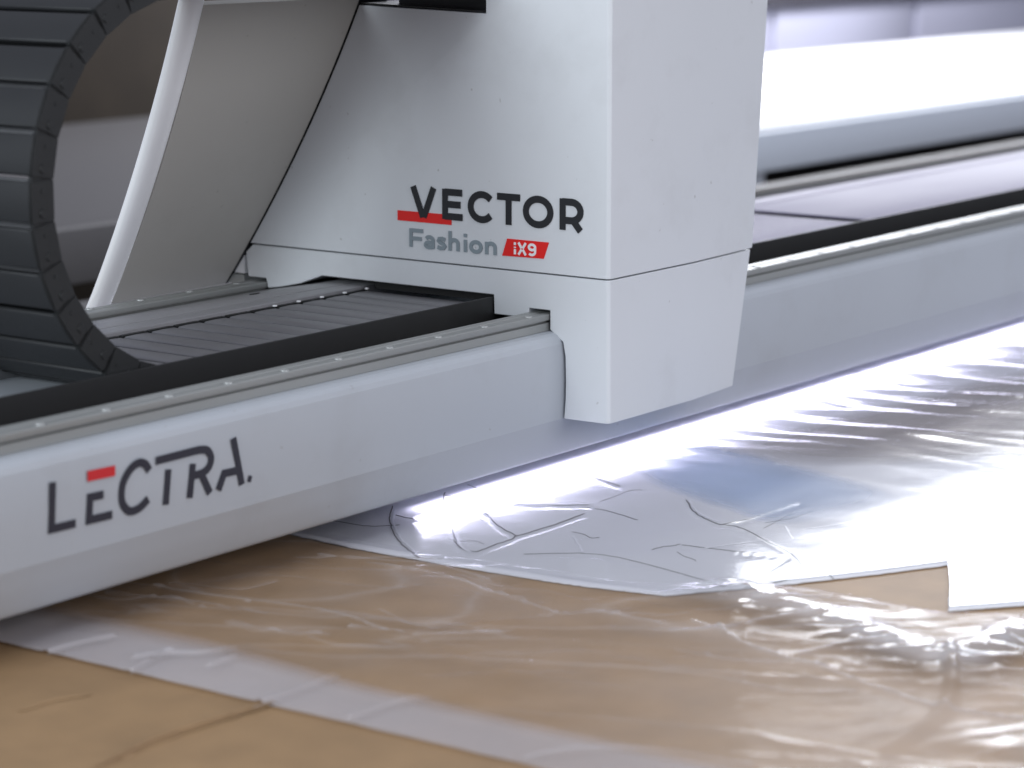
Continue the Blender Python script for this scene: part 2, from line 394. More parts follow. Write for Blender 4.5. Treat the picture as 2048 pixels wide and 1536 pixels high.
low = [(-86, 1), (-2.5, 0), (-5, 30), (-5.5, 60), (-4.5, 97), (0, 119), (21, 133.5), (24, 136), (24, 165.3), (64, 165.3), (64, 160.3), (66, 150), (130, 150), (131.0, 180.2),
       (478, 180.2), (526, 163.2), (570, 153.5), (596, 149.5), (599.5, 165.5), (639, 165.5), (643, 206), (628, 219.6), (-84, 219.6)]
child('lower_cover', head_mesh('lower_cover', low, 379, 432, 0, 221, 0.0008), M['head'], head)
PF = np.polyfit([618, 424, 318, 218, 151], [394, 499, 568, 634, 686], 2)
def pl_at(z): return float(np.polyval(PF, z))
up = [(-84, 221.9)] + [(pl_at(z), z) for z in (221.9, 270, 317, 370, 424, 480, 534, 580, 618)] + [ (145, 611), (145, 720), (330, 720), (310, 780), (-84, 780)]
child('upper_cover', head_mesh('upper_cover', up, 437, 487, 222, 780, 0.0006), M['head'], head)
# black plates added behind the openings, standing in for their shade
for (a, b, c, d) in ((140, 396, 163, 216), (26.2, 62, 160.4, 215), (601, 637, 160.4, 214), (136.5, 399, 171, 216), (400, 476, 171.5, 216)):
    child('shade_plate', ubox('shade_plate', 34 + a * 0.01, 60 + a * 0.01, a, b, c, d, 0), M['black'], head)
child('cable_slot', ubox('cable_slot', 20, 60, 146, 330, 612.5, 719, 0), M['black'], head)
child('slot_floor', extrude_yz('slot_floor', [(146, 612.6), (392, 619.6), (392, 622), (146, 615)], 1, 200), M['black'], head)
# slanted side panel with its rounded white edge

bm = bmesh.new(); N = 16
zs = np.linspace(149, 630, N)
def xl(z): return float(np.interp(z, [153, 638], [-272, -366]))
ra, rb_, rc_, rd_ = [], [], [], []
for z in zs:
    y = pl_at(z)
    ra.append(bm.verts.new(U(-2.5, y + 2, z))); rb_.append(bm.verts.new(U(xl(z), y + 2, z)))
    rc_.append(bm.verts.new(U(-2.5, y + 12, z + 5))); rd_.append(bm.verts.new(U(xl(z), y + 12, z + 5)))
for i in range(N - 1):
    bm.faces.new((ra[i], ra[i + 1], rb_[i + 1], rb_[i])); bm.faces.new((rc_[i], rd_[i], rd_[i + 1], rc_[i + 1]))
    bm.faces.new((ra[i], rc_[i], rc_[i + 1], ra[i + 1])); bm.faces.new((rb_[i], rb_[i + 1], rd_[i + 1], rd_[i]))
bm.faces.new((ra[0], rb_[0], rd_[0], rc_[0])); bm.faces.new((ra[-1], rc_[-1], rd_[-1], rb_[-1]))
sp = child('side_panel', finish(bm, 'side_panel', 0), M['panel'], head)
child('panel_seal', extrude_yz('panel_seal', [(pl_at(z) + 2.5, z) for z in zs] + [(pl_at(z) + 9, z + 4) for z in reversed(zs)], -2.2, 70), M['black'], head)
# rounded edge: a half-round bar following the panel's free edge
bm = bmesh.new(); rings = []
for z in np.linspace(147, 640, 20):
    y = pl_at(z); x = xl(z) - 24 - 5 * math.sin(math.pi * (z - 147) / 493); ring = []
    for k in range(14):
        a = 2 * math.pi * k / 14
        ring.append(bm.verts.new(U(x + 23.5 * math.cos(a), y + 4 + 14 * math.sin(a), z)))
    rings.append(ring)
for a, b in zip(rings[:-1], rings[1:]):
    for k in range(14): bm.faces.new((a[k], a[(k + 1) % 14], b[(k + 1) % 14], b[k]))
bm.faces.new(rings[0]); bm.faces.new(list(reversed(rings[-1])))
tr = child('panel_edge', finish(bm, 'panel_edge', 0, ang=50), M['trim'], head)
tag(tr, label='bright white rounded edge of the slanted panel')
# rear housing seen as a white sliver under the panel
child('rear_housing', extrude_yz('rear_housing', [(652, 168), (652, 205), (650, 214), (760, 214), (760, 168)], 6, 330, 0.001), M['trim'], head)
child('rear_foot', extrude_yz('rear_foot', [(652, 150), (652, 166.5), (740, 166.5), (740, 150)], 4, 330, 0.001), M['rail'], head)

# ---- lettering on the head's side (plane x = 0)
def hY(cx):                                     # crop column -> Y (metres) at mid height
    q = on((760 + cx / 4.6545, 340 + (300 + (cx - 1000) * 0.09) / 4.6545), 0, 0.0); return q[1]
XH = -0.0006
to3H = lambda q: (XH, q[0], q[1])
def zU(z): return ZC + z * S
def glyph(box_, z0, z1, lines):                 # unit-box strokes -> plane coordinates (Y, Z)
    ya, yb = box_
    return [[(ya + (yb - ya) * x, z0 + (z1 - z0) * y) for x, y in l] for l in lines]
def arc(cx, cy, rx, ry, a0, a1, n=22):
    return [(cx + rx * math.cos(math.radians(a)), cy + ry * math.sin(math.radians(a))) for a in np.linspace(a0, a1, n)]
zb, zt = zU(291.0), zU(338.6); WV = 10.8 * S
def word(chars, zb, zt, width, material, parent, prefix):
    for nm, c0, c1, lines in chars:
        ls = glyph((hY(c0), hY(c1)), zb, zt, lines)
        child(prefix + nm, strokes_mesh(prefix + nm, ls, width, to3H, (-1, 0, 0), 0.0007), material, parent)
hw = 0.10   # half stroke in unit height
word([
 ('v', 285, 530, [[(0.11, 1.0), (0.48, 0.0)], [(0.89, 1.0), (0.52, 0.0)], [(0.46, 0.10), (0.54, 0.10)]]),
 ('e', 585, 772, [[(0.13, 0), (0.13, 1)], [(0.13, 0.9), (0.98, 0.9)], [(0.13, 0.5), (0.90, 0.5)], [(0.13, 0.1), (1.0, 0.1)]]),
 ('c', 825, 1052, [arc(0.56, 0.5, 0.46, 0.41, 40, 320)]),
 ('t', 1095, 1308, [[(0, 0.9), (1, 0.9)], [(0.5, 0), (0.5, 0.9)]]),
 ('o', 1340, 1612, [arc(0.5, 0.5, 0.42, 0.41, 0, 360, 33)]),
 ('r', 1678, 1897, [[(0.12, 0), (0.12, 1)], [(0.12, 0.9), (0.5, 0.9)] + arc(0.5, 0.605, 0.38, 0.295, 88, -88, 12) + [(0.12, 0.31)], [(0.55, 0.33), (0.88, 0.0)]]),
], zb, zt, WV, M['ink'], head, 'letter_')
# red bar behind V and E
yl = hY(165); yr = hY(668)
zz0 = zU(282.5); zz1 = zU(298.5)
child('red_bar', strokes_mesh('red_bar', [[(yl, (zz0 + zz1) / 2), (yr, (zz0 + zz1) / 2)]], zz1 - zz0, lambda q: (XH + 0.0002, q[0], q[1]), (-1, 0, 0), 0.0004), M['red'], head)
zb2, zt2 = zU(242.2), zU(271.6); WF = 6.3 * S
xh_ = 0.68
word([
 ('f', 270, 402, [[(0.15, 0), (0.15, 1)], [(0.15, 0.9), (1, 0.9)], [(0.15, 0.47), (0.9, 0.47)]]),
 ('a', 412, 512, [[(0.84, 0.0), (0.84, 0.09), (0.84, 0.32), (0.84, 0.42)] + arc(0.5, 0.42, 0.34, 0.20, 0, 150, 10), [(0.84, 0.32), (0.45, 0.32)] + arc(0.42, 0.195, 0.28, 0.125, 90, 270, 10) + [(0.84, 0.09)]]),
 ('s', 530, 622, [[(0.86, 0.54), (0.55, 0.60), (0.25, 0.57), (0.18, 0.47), (0.35, 0.38), (0.68, 0.31), (0.82, 0.20), (0.68, 0.10), (0.4, 0.07), (0.08, 0.13)]]),
 ('h', 636, 748, [[(0.17, 0), (0.17, 1.05)], [(0.17, 0.35)] + arc(0.5, 0.38, 0.33, 0.21, 150, 0, 10) + [(0.83, 0.0)]]),
 ('i', 778, 818, [[(0.5, 0), (0.5, 0.66)], [(0.5, 0.80), (0.5, 0.98)]]),
 ('o', 834, 958, [arc(0.5, 0.33, 0.38, 0.26, 0, 360, 25)]),
 ('n', 976, 1096, [[(0.17, 0), (0.17, 0.66)], [(0.17, 0.35)] + arc(0.5, 0.38, 0.33, 0.21, 150, 0, 10) + [(0.83, 0.0)]]),
], zb2, zt2, WF, M['greyink'], head, 'small_letter_')
# red parallelogram badge
q = [on(p, 0, 0.0) for p in ((1015, 477), (1098.5, 485), (1088, 517.5), (1005, 511))]
bm = bmesh.new()
fr_ = [bm.verts.new((XH - 0.0003, p[1], p[2])) for p in q]; bk_ = [bm.verts.new((-0.0001, p[1], p[2])) for p in q]
bm.faces.new(fr_); bm.faces.new(list(reversed(bk_)))
for i in range(4): bm.faces.new((fr_[i], bk_[i], bk_[(i + 1) % 4], fr_[(i + 1) % 4]))
bad = child('badge', finish(bm, 'badge', 0), M['red'], head)
XH2 = XH - 0.0003
to3B = lambda q: (XH2, q[0], q[1])
zc0, zc1 = zU(246.6), zU(265.4)
for nm, c0, c1, lines in [
  ('i', 1240, 1284, [[(0.5, 0.0), (0.5, 0.43)], [(0.5, 0.52), (0.5, 0.62)], [(0.5, 0.76), (0.5, 0.98)]]),
  ('x', 1284, 1374, [[(0.12, 0.0), (0.44, 0.44)], [(0.88, 0), (0.56, 0.44)], [(0.44, 0.54), (0.12, 1.0)], [(0.56, 0.54), (0.88, 1.0)]]),
  ('nine', 1380, 1466, [arc(0.48, 0.70, 0.34, 0.22, 0, 360, 22), [(0.82, 0.66), (0.82, 0.36)] + arc(0.46, 0.34, 0.36, 0.26, 0, -140, 12)])]:
    o = child('badge_character', strokes_mesh('badge_character', glyph((hY(c0), hY(c1)), zc0, zc1, lines), 4.0 * S, to3B, (-1, 0, 0), 0.0005), M['white'], head)

# ------------------------------------------------------------------ cable chain
chain = empty('cable_chain', U(-667, 266, 125))
tag(chain, 'black cable chain lying in the beam tray and looping up over itself', 'cable chain')
PITCH = 56.0
YA, YB = 139.5, 394.0
wy = (YB - YA) * S
def side_plate_mesh():
    bm = bmesh.new()
    L, H, T = 27.2 * S, 20.5 * S, 10 * S
    c_ = 3.5 * S
    pr = [(-L, -H + c_ * 0.5), (-L + c_, -H), (L - c_, -H), (L, -H + c_ * 0.5), (L - 1.2 * S, 0), (L, H - c_ * 0.5), (L - c_, H), (-L + c_, H), (-L, H - c_ * 0.5)]
    f = [bm.verts.new((x, 0, z)) for x, z in pr]; b = [bm.verts.new((x, T, z)) for x, z in pr]
    bm.faces.new(f); bm.faces.new(list(reversed(b))); n = len(pr)
    for i in range(n): bm.faces.new((f[i], b[i], b[(i + 1) % n], f[(i + 1) % n]))
    bmesh.ops.recalc_face_normals(bm, faces=bm.faces)
    es = [e for e in bm.edges if len(e.link_faces) == 2 and e.calc_face_angle(0) > 1.0]
    bmesh.ops.bevel(bm, geom=es, offset=1.6 * S, segments=2, affect='EDGES', clamp_overlap=True)
    # pivot boss and the overlapping inner tongue
    for cx, r, d in ((15 * S, 6.5 * S, 1.8 * S), (-13 * S, 3.0 * S, 1.2 * S)):
        m = Matrix.Translation((cx, -d / 2 + 0.0002, 0)) @ Matrix.Rotation(math.pi / 2, 4, 'X')
        bmesh.ops.create_cone(bm, cap_ends=True, segments=14, radius1=r, radius2=r * 0.9, depth=d, matrix=m)
    box_bm(bm, L - 4 * S, L + 14 * S, 3 * S, T - 1 * S, -H * 0.72, H * 0.72)
    me = bpy.data.meshes.new('side_plate'); bm.to_mesh(me); bm.free(); smooth(me, 30); me.materials.append(M['chain']); return me
def crossbar_mesh(name, y0, y1, half, t, m, crown=1.2):
    bm = bmesh.new(); rings = []
    prof = [(-half, -t / 2), (-half, t / 2 - 1.2), (-half * 0.9, t / 2), (0, t / 2 + crown * 0.5), (half * 0.9, t / 2), (half, t / 2 - 1.2), (half, -t / 2)]
    for y in (y0, y1): rings.append([bm.verts.new((a * S, y, b * S)) for a, b in prof])
    n = len(prof)
    for i in range(n): bm.faces.new((rings[0][i], rings[0][(i + 1) % n], rings[1][(i + 1) % n], rings[1][i]))
    bm.faces.new(rings[0]); bm.faces.new(list(reversed(rings[1])))
    me = finish(bm, name, 0.0003, 1); me.materials.append(m); return me
SPm = side_plate_mesh()
INm = crossbar_mesh('inner_crossbar', 10.5 * S, wy - 10.5 * S, 24.6, 5, M['slat'])
OUm = crossbar_mesh('outer_crossbar', 4 * S, wy - 4 * S, 25.4, 6, M['slat2'])
link_me = crossbar_mesh('link', 14 * S, wy - 14 * S, 6, 30, M['chain'], 0)
def add_link(x, z, th):
    """one chain link: origin at its middle on the near side; local z points to the inside of the bend"""
    L = link('link', link_me, None, chain)
    L.location = Vector(U(x, YA, z)) - chain.location; L.rotation_euler = (0, th, 0)
    a = link('side_plate', SPm, None, L)
    b = link('side_plate', SPm, None, L); b.scale = (1, -1, 1); b.location = (0, wy, 0)
    i = link('inner_crossbar', INm, None, L); i.location = (0, 0, 16.2 * S)
    if th == 0.0 and x > -300:
        pn = link('pin', PINm, None, L); pn.location = (PITCH * S / 2, wy - 6 * S, 21.5 * S)
    o = link('outer_crossbar', OUm, None, L); o.location = (0, 0, -17.6 * S); o.rotation_euler = (math.pi, 0, 0); o.location = (0, wy, -17.6 * S)
bm = bmesh.new(); box_bm(bm, -0.0022, 0.0022, -0.002, 0.002, -0.001, 0.001)
PINm = finish(bm, 'pin', 0.0007); PINm.materials.append(M['trim'])
CXc, CZc, RM = -667., 411., 266.
k = 0
while -667 + 28 + k * PITCH < 20: add_link(-667 + 28 + k * PITCH, CZc - RM, 0.0); k += 1
nb = 15; dth = math.pi / nb
for k in range(nb):
    t = (k + 0.5) * dth
    add_link(CXc - RM * math.sin(t), CZc - RM * math.cos(t), t)
k = 0
while -667 + 28 + k * PITCH < 10: add_link(-667 + 28 + k * PITCH, CZc + RM, math.pi); k += 1

# ------------------------------------------------------------------ sheets on the table
def hash2(ix, iy, seed):
    h = (ix.astype(np.int64) * 374761393 + iy.astype(np.int64) * 668265263 + seed * 974634777) & 0xFFFFFFFF
    h = ((h ^ (h >> 13)) * 1274126177) & 0xFFFFFFFF
    return ((h ^ (h >> 16)) & 0xFFFF) / 65535.0 * 2 * np.pi
def gnoise(x, y, seed=0):
    x0 = np.floor(x); y0 = np.floor(y); fx = x - x0; fy = y - y0
    u = fx * fx * fx * (fx * (fx * 6 - 15) + 10); v = fy * fy * fy * (fy * (fy * 6 - 15) + 10)
    def g(dx, dy):
        a = hash2(x0 + dx, y0 + dy, seed); return np.cos(a) * (fx - dx) + np.sin(a) * (fy - dy)
    return 1.4 * ((g(0, 0) * (1 - u) + g(1, 0) * u) * (1 - v) + (g(0, 1) * (1 - u) + g(1, 1) * u) * v)
def ridged(x, y, seed, sharp=2.0): return (1 - np.clip(np.abs(gnoise(x, y, seed)) * 1.6, 0, 1)) ** sharp
def tp(p, z=0.003): return on(p, 2, z)[:2]
def polydist(X, Y, pts):
    X = X.astype(np.float32); Y = Y.astype(np.float32); d = np.full(X.shape, 9.0, np.float32)
    for a, b in zip(pts[:-1], pts[1:]):
        ax, ay = a; bx, by = b; vx, vy = bx - ax, by - ay; l2 = vx * vx + vy * vy + 1e-12
        t = np.clip(((X - ax) * vx + (Y - ay) * vy) / l2, 0, 1)
        d = np.minimum(d, (X - ax - t * vx) ** 2 + (Y - ay - t * vy) ** 2)
    return np.sqrt(d)
def px_line(pts, k=5): return [tp(p) for p in catmull(pts, k)]
def ruled(name, lo, hi, ns, ntt, hfun, z0, m, thick=0.0):
    """sheet between two pixel polylines lo and hi on the table, lifted by hfun(X, Y, s, t)"""
    def resample(pl, n):
        P = np.array([tp(p) for p in pl]); L = np.r_[0, np.cumsum(np.hypot(*np.diff(P, axis=0).T))]; t = np.linspace(0, L[-1], n)
        return np.c_[np.interp(t, L, P[:, 0]), np.interp(t, L, P[:, 1])]
    A = resample(lo, ns); B = resample(hi, ns)
    t = np.linspace(0, 1, ntt)[None, :, None]
    G = A[:, None, :] * (1 - t) + B[:, None, :] * t
    X, Y = G[..., 0], G[..., 1]
    s = np.linspace(0, 1, ns)[:, None] * np.ones((1, ntt)); tt = np.ones((ns, 1)) * t[0, :, 0][None, :]
    Z = z0 + hfun(X, Y, s, tt)
    ruled.XY = (X, Y, tt)
    co = np.stack([X, Y, Z], -1).reshape(-1, 3)
    idx = np.arange(ns * ntt).reshape(ns, ntt)
    f = np.stack([idx[:-1, :-1], idx[1:, :-1], idx[1:, 1:], idx[:-1, 1:]], -1).reshape(-1, 4)
    me = bpy.data.meshes.new(name); me.from_pydata(co.tolist(), [], f.tolist())
    for p in me.polygons: p.use_smooth = True
    me.update(); me.materials.append(m)
    o = link(name, me)
    return o
# wrinkle direction: roughly across the picture
wa = np.array(tp((1500, 1290))) - np.array(tp((300, 1230))); wa = wa / np.hypot(*wa); wb = np.array([-wa[1], wa[0]])
def ab(X, Y): return X * wa[0] + Y * wa[1], X * wb[0] + Y * wb[1]

# kraft paper
def h_kraft(X, Y, s, t):
    a, b = ab(X, Y)
    h = 0.0006 * gnoise(X * 3, Y * 3, 3) + 0.0003 * gnoise(X * 9, Y * 9, 4)
    d = polydist(X, Y, px_line([(150, 1560), (260, 1505), (330, 1472), (430, 1440), (545, 1404)]))
    h = h - 0.0018 * np.exp(-(d / 0.0022) ** 2) + 0.0010 * np.exp(-((d - 0.006) / 0.004) ** 2)
    return h
kraft = ruled('kraft_paper', [(-900, 1500), (0, 2050), (2600, 2050)], [(-900, 900), (600, 800), (2600, 1040)], 420, 260, h_kraft, 0.003, M['kraft'])
tag(kraft, 'brown kraft paper spread over the table under the fabric and film', 'paper')

def ridge(name, px, wd, ht, z, m, parent):
    c = [np.array(tp(p, z)) + rng.normal(0, 0.0007, 2) for p in catmull(px, 7)]
    bm = bmesh.new(); rows = []
    for i, q in enumerate(c):
        d = _n(c[min(i + 1, len(c) - 1)] - c[max(i - 1, 0)]); nn = np.array([-d[1], d[0]])
        e = math.sin(math.pi * min(max(i / (len(c) - 1), 0.02), 0.98)) ** 0.4
        rows.append([bm.verts.new((*(q + nn * o * wd), z + h * ht * e)) for o, h in ((-1, -0.3), (-0.35, 0.5), (0, 1), (0.2, -0.4), (0.45, -0.4), (1, -0.3))])
    for a, b in zip(rows[:-1], rows[1:]):
        for k in range(5): bm.faces.new((a[k], a[k + 1], b[k + 1], b[k]))
    return link(name, finish(bm, name, 0, ang=60), m, parent)
ridge('paper_crease', [(150, 1562), (200, 1535), (262, 1503), (335, 1472), (430, 1441), (545, 1404)], 0.0040, 0.0028, 0.0046, M['kraft'], kraft)
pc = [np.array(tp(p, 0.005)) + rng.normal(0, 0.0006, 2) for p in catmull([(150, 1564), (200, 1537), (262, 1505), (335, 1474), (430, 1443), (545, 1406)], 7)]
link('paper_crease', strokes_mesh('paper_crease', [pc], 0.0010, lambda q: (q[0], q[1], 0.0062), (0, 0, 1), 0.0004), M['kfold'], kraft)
ridge('paper_crease', [(40, 1420), (110, 1400), (180, 1388)], 0.0030, 0.0008, 0.0036, M['kraft'], kraft)
# white tissue strip under the film's edge
TL = [(-200, 1240), (0, 1287), (300, 1358), (600, 1428), (1060, 1536), (1500, 1640), (2100, 1780)]
TU = [(-200, 1150), (90, 1205), (420, 1272), (700, 1352), (1100, 1440), (1500, 1520), (2100, 1650)]
creases = [px_line(c) for c in ([(95, 1308), (150, 1292), (225, 1276)], [(262, 1346), (300, 1325), (345, 1307)], [(270, 1318), (330, 1310), (400, 1310), (475, 1298)],
                                [(505, 1414), (590, 1385), (680, 1352)], [(700, 1440), (790, 1410), (860, 1395)], [(420, 1335), (470, 1318)])]
def h_tis(X, Y, s, t):
    h = 0.0008 + 0.0008 * gnoise(X * 8, Y * 8, 11) + 0.0005 * gnoise(X * 22, Y * 22, 12)
    for c in creases:
        d = polydist(X, Y, c); h = h + 0.0030 * np.exp(-(d / 0.0030) ** 2)
    return h
tis = ruled('tissue_paper', TL, TU, 420, 60, h_tis, 0.0045, M['tissue'])
thin = tis.data.attributes.new('thin', 'FLOAT', 'POINT')
tt_ = np.tile(np.linspace(0, 1, 60), 420); ss_ = np.repeat(np.linspace(0, 1, 420), 60)
thin.data.foreach_set('value', np.clip(0.32 + 0.40 * ss_ + 0.75 * np.clip((tt_ - 0.55) / 0.45, 0, 1) ** 1.5, 0, 1).astype(np.float32))
tag(tis, 'strip of creased white tissue paper along the edge of the plastic film', 'tissue paper')

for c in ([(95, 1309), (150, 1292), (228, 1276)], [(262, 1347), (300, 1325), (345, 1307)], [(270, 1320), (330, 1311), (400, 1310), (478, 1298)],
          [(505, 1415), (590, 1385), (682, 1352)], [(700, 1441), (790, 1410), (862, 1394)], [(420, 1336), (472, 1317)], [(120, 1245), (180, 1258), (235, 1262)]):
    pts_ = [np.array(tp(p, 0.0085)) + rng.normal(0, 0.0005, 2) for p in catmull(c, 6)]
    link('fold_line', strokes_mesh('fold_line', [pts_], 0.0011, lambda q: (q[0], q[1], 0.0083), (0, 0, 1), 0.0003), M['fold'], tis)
# white fabric ply, lower edge as photographed, running back under the beam
FE = [(470, 1046), (560, 1063), (700, 1094), (820, 1116), (950, 1138), (1100, 1162), (1190, 1174), (1330, 1190), (1480, 1177), (1620, 1163), (1760, 1147), (1899, 1129), (1898, 1175), (1898, 1221), (1980, 1215), (2060, 1209), (2400, 1190)]
P = [np.array(tp(p, 0.005)) for p in FE]
bm = bmesh.new()
edge = []
for a, b in zip(P[:-1], P[1:]):
    for t in np.linspace(0, 1, 14, endpoint=False): edge.append(a + (b - a) * t + rng.normal(0, 0.0006, 2))
edge.append(P[-1])
back = [np.array(q) for q in ((2.6, -0.4), (2.6, 1.3), (-0.15, 1.3))]
loop = edge + back
top = [bm.verts.new((q[0], q[1], 0.0051)) for q in loop]; bot = [bm.verts.new((q[0], q[1], 0.0040)) for q in loop]
bm.faces.new(top); bm.faces.new(list(reversed(bot)))
for i in range(len(loop)):
    j = (i + 1) % len(loop); bm.faces.new((top[i], bot[i], bot[j], top[j]))
bmesh.ops.recalc_face_normals(bm, faces=bm.faces)
bmesh.ops.triangulate(bm, faces=[f for f in bm.faces if len(f.verts) > 4])
me = bpy.data.meshes.new('white_fabric'); bm.to_mesh(me); bm.free()
fab = link('white_fabric', me, M['fabric'])
tag(fab, 'ply of white fabric with cut outlines lying under the beam', 'fabric')
# knife cuts in the fabric
cuts = [[(785, 1012), (779, 1045), (800, 1085), (838, 1116)], [(890, 985), (885, 1020), (905, 1060), (915, 1090), (935, 1101), (955, 1104)],
        [(888, 990), (985, 1006), (1100, 1010), (1178, 1010)], [(935, 970), (985, 987), (1018, 988), (1080, 968), (1145, 948), (1180, 953), (1240, 972)],
        [(970, 1025), (1000, 1055), (1030, 1073), (990, 1090), (955, 1103)], [(1030, 1073), (1090, 1055), (1168, 1028)], 
        [(1050, 1108), (1170, 1107), (1250, 1118), (1370, 1150), (1450, 1174)],
        [(1372, 1000), (1390, 1025), (1430, 1046), (1480, 1055), (1530, 1080), (1582, 1106)], [(1582, 1106), (1602, 1130), (1590, 1150), (1560, 1163), (1490, 1174)],
        [(1440, 1050), (1500, 1037), (1545, 1022), (1602, 1004)], [(1365, 1090), (1480, 1104), (1575, 1110)], [(1575, 1112), (1520, 1143), (1450, 1172)],
        [(790, 1030), (850, 1042), (893, 1040)], [(1270, 942), (1340, 915), (1405, 890)], [(1950, 995), (1938, 1070), (1965, 1118), (2008, 1146)],
        [(2052, 1040), (2030, 1090), (1998, 1142)], [(1600, 1100), (1640, 1130), (1668, 1158)], [(660, 1040), (735, 1052), (800, 1050)], [(1175, 1015), (1215, 1022), (1275, 1040)]]
def cut_obj(pts, wd, zz, m, name, jitter=0.0006):
    c = [np.array(tp(p, zz)) for p in catmull(pts, 8)]
    c = [q + rng.normal(0, jitter, 2) for q in c]
    me = strokes_mesh(name, [c], wd, lambda q: (q[0], q[1], zz - 0.0001), (0, 0, 1), 0.0004)
    return link(name, me, m, fab)
for i, c in enumerate(cuts):
    thin = i in (6, 9, 11, 13, 14, 15, 16)
    cut_obj(c, 0.0008 if thin else 0.0013, 0.0053, M['slit'], 'cut_line')
for k in range(13):
    x0 = rng.uniform(840, 1560); y0 = 985 + rng.uniform(0, 165) + (x0 - 1000) * 0.02; ln = rng.uniform(25, 110); sl = rng.choice([0.15, 0.3, -0.35, -0.25, 0.05]) + rng.normal(0, 0.08)
    if y0 + 8 > 1000 + (x0 - 200) * 0.135: continue
    cut_obj([(x0 + ln * u, y0 + ln * u * sl + rng.normal(0, 2.5)) for u in (0, 0.4, 0.7, 1)], rng.uniform(0.0004, 0.0008), 0.0053, M['slit'], 'cut_line', 0.0004)
# pale lifted edges beside some cuts
for c in ([(792, 1020), (787, 1047), (808, 1084), (845, 1114)], [(893, 1010), (893, 1030), (912, 1060), (922, 1092), (945, 1106)], [(1378, 1000), (1398, 1026), (1436, 1044)],
          [(1146, 1072), (1158, 1090), (1166, 1104)], [(1400, 1098), (1470, 1088), (1545, 1078)], [(1578, 1118), (1530, 1146), (1470, 1170)], [(1605, 1058), (1700, 1045), (1790, 1032)], [(1572, 1052), (1580, 1068), (1586, 1078)]):
    cut_obj(c, 0.0022, 0.0055, M['thread'], 'lifted_edge', 0.0004)

def flat_piece(name, px, z, m, label, cat, th=0.0006):  # tinted patch with faded edges, painting a reflection in the tight film
    pts = [np.array(tp(p, z)) + rng.normal(0, 0.0015, 2) for p in catmull(px + [px[0]], 3)[:-1]]
    cen = sum(pts) / len(pts); bm = bmesh.new(); rings = []; vals = []
    for f_, v_ in ((1.0, 1.0), (0.88, 0.75), (0.7, 0.45), (0.45, 0.25), (0.2, 0.15)):
        rings.append([bm.verts.new((*(cen + (q - cen) * f_), z + th)) for q in pts]); vals += [v_] * len(pts)
    for a, b in zip(rings[:-1], rings[1:]):
        for i in range(len(pts)):
            j = (i + 1) % len(pts); bm.faces.new((a[i], a[j], b[j], b[i]))
    bm.faces.new(rings[-1])
    me = bpy.data.meshes.new(name); bm.to_mesh(me); bm.free()
    at_ = me.attributes.new('thin', 'FLOAT', 'POINT'); at_.data.foreach_set('value', np.array(vals, np.float32))
    return tag(link(name, me, m), label, cat)
flat_piece('tan_reflection', [(1420, 900), (1600, 850), (1800, 800), (2060, 740), (2300, 760), (2300, 900), (2060, 915), (1850, 930), (1650, 935), (1500, 925)], 0.0053, M['tan'],
           'tan patch painting reflections in the tight film below the beam', 'fabric')
flat_piece('blue_reflection', [(1210, 905), (1340, 878), (1480, 898), (1620, 935), (1800, 990), (1700, 1030), (1560, 1052), (1450, 1022), (1350, 990), (1260, 950)], 0.0053, M['bluerefl'],
           'pale blue patch painting the beam reflection in the tight film', 'tissue')
# tight film over the fabric: glossy, nearly flat, long ripples toward the back
ra_ = np.array(tp((2048, 962))) - np.array(tp((1250, 880))); ra_ = ra_ / np.hypot(*ra_); rbv = np.array([-ra_[1], ra_[0]])
cutw = [[tp(p, 0.01) for p in catmull(c, 4)] for c in cuts]
def h_tight(X, Y, s, t):
    a = X * ra_[0] + Y * ra_[1]; b = X * rbv[0] + Y * rbv[1]
    zone = np.clip((X - 0.18) / 0.35, 0, 1) * np.clip((Y + 0.36) / 0.2, 0, 1)
    h = 0.0007 * gnoise(X * 5, Y * 5, 21) + 0.00035 * gnoise(X * 16, Y * 16, 22)
    wp = 0.25 * gnoise(a * 3, b * 3, 25)
    h = h + zone * (0.0034 * ridged(a * 2.2 + wp, b * 15 + wp * 3, 23, 2.5) + 0.0012 * ridged(a * 5, b * 38 + wp * 5, 24, 2))
    for c in cutw[:13]:
        d = polydist(X, Y, c); h = h - 0.0012 * np.exp(-(d / 0.003) ** 2)
    return np.maximum(h + 0.0012, 0.0003) * np.clip(t / 0.04, 0.15, 1)
FU = [(470, 700), (900, 640), (1400, 560), (1800, 500), (2400, 470)]
tight = ruled('plastic_film', [(475, 1044), (700, 1090), (950, 1134), (1190, 1171), (1330, 1188), (1480, 1175), (1620, 1161), (1760, 1145), (1898, 1127), (1899, 1219), (1980, 1213), (2060, 1207), (2400, 1188)], FU, 520, 260, h_tight, 0.0060, M['film2'])
tag(tight, 'glossy clear plastic film stretched tight over the white fabric', 'plastic film')

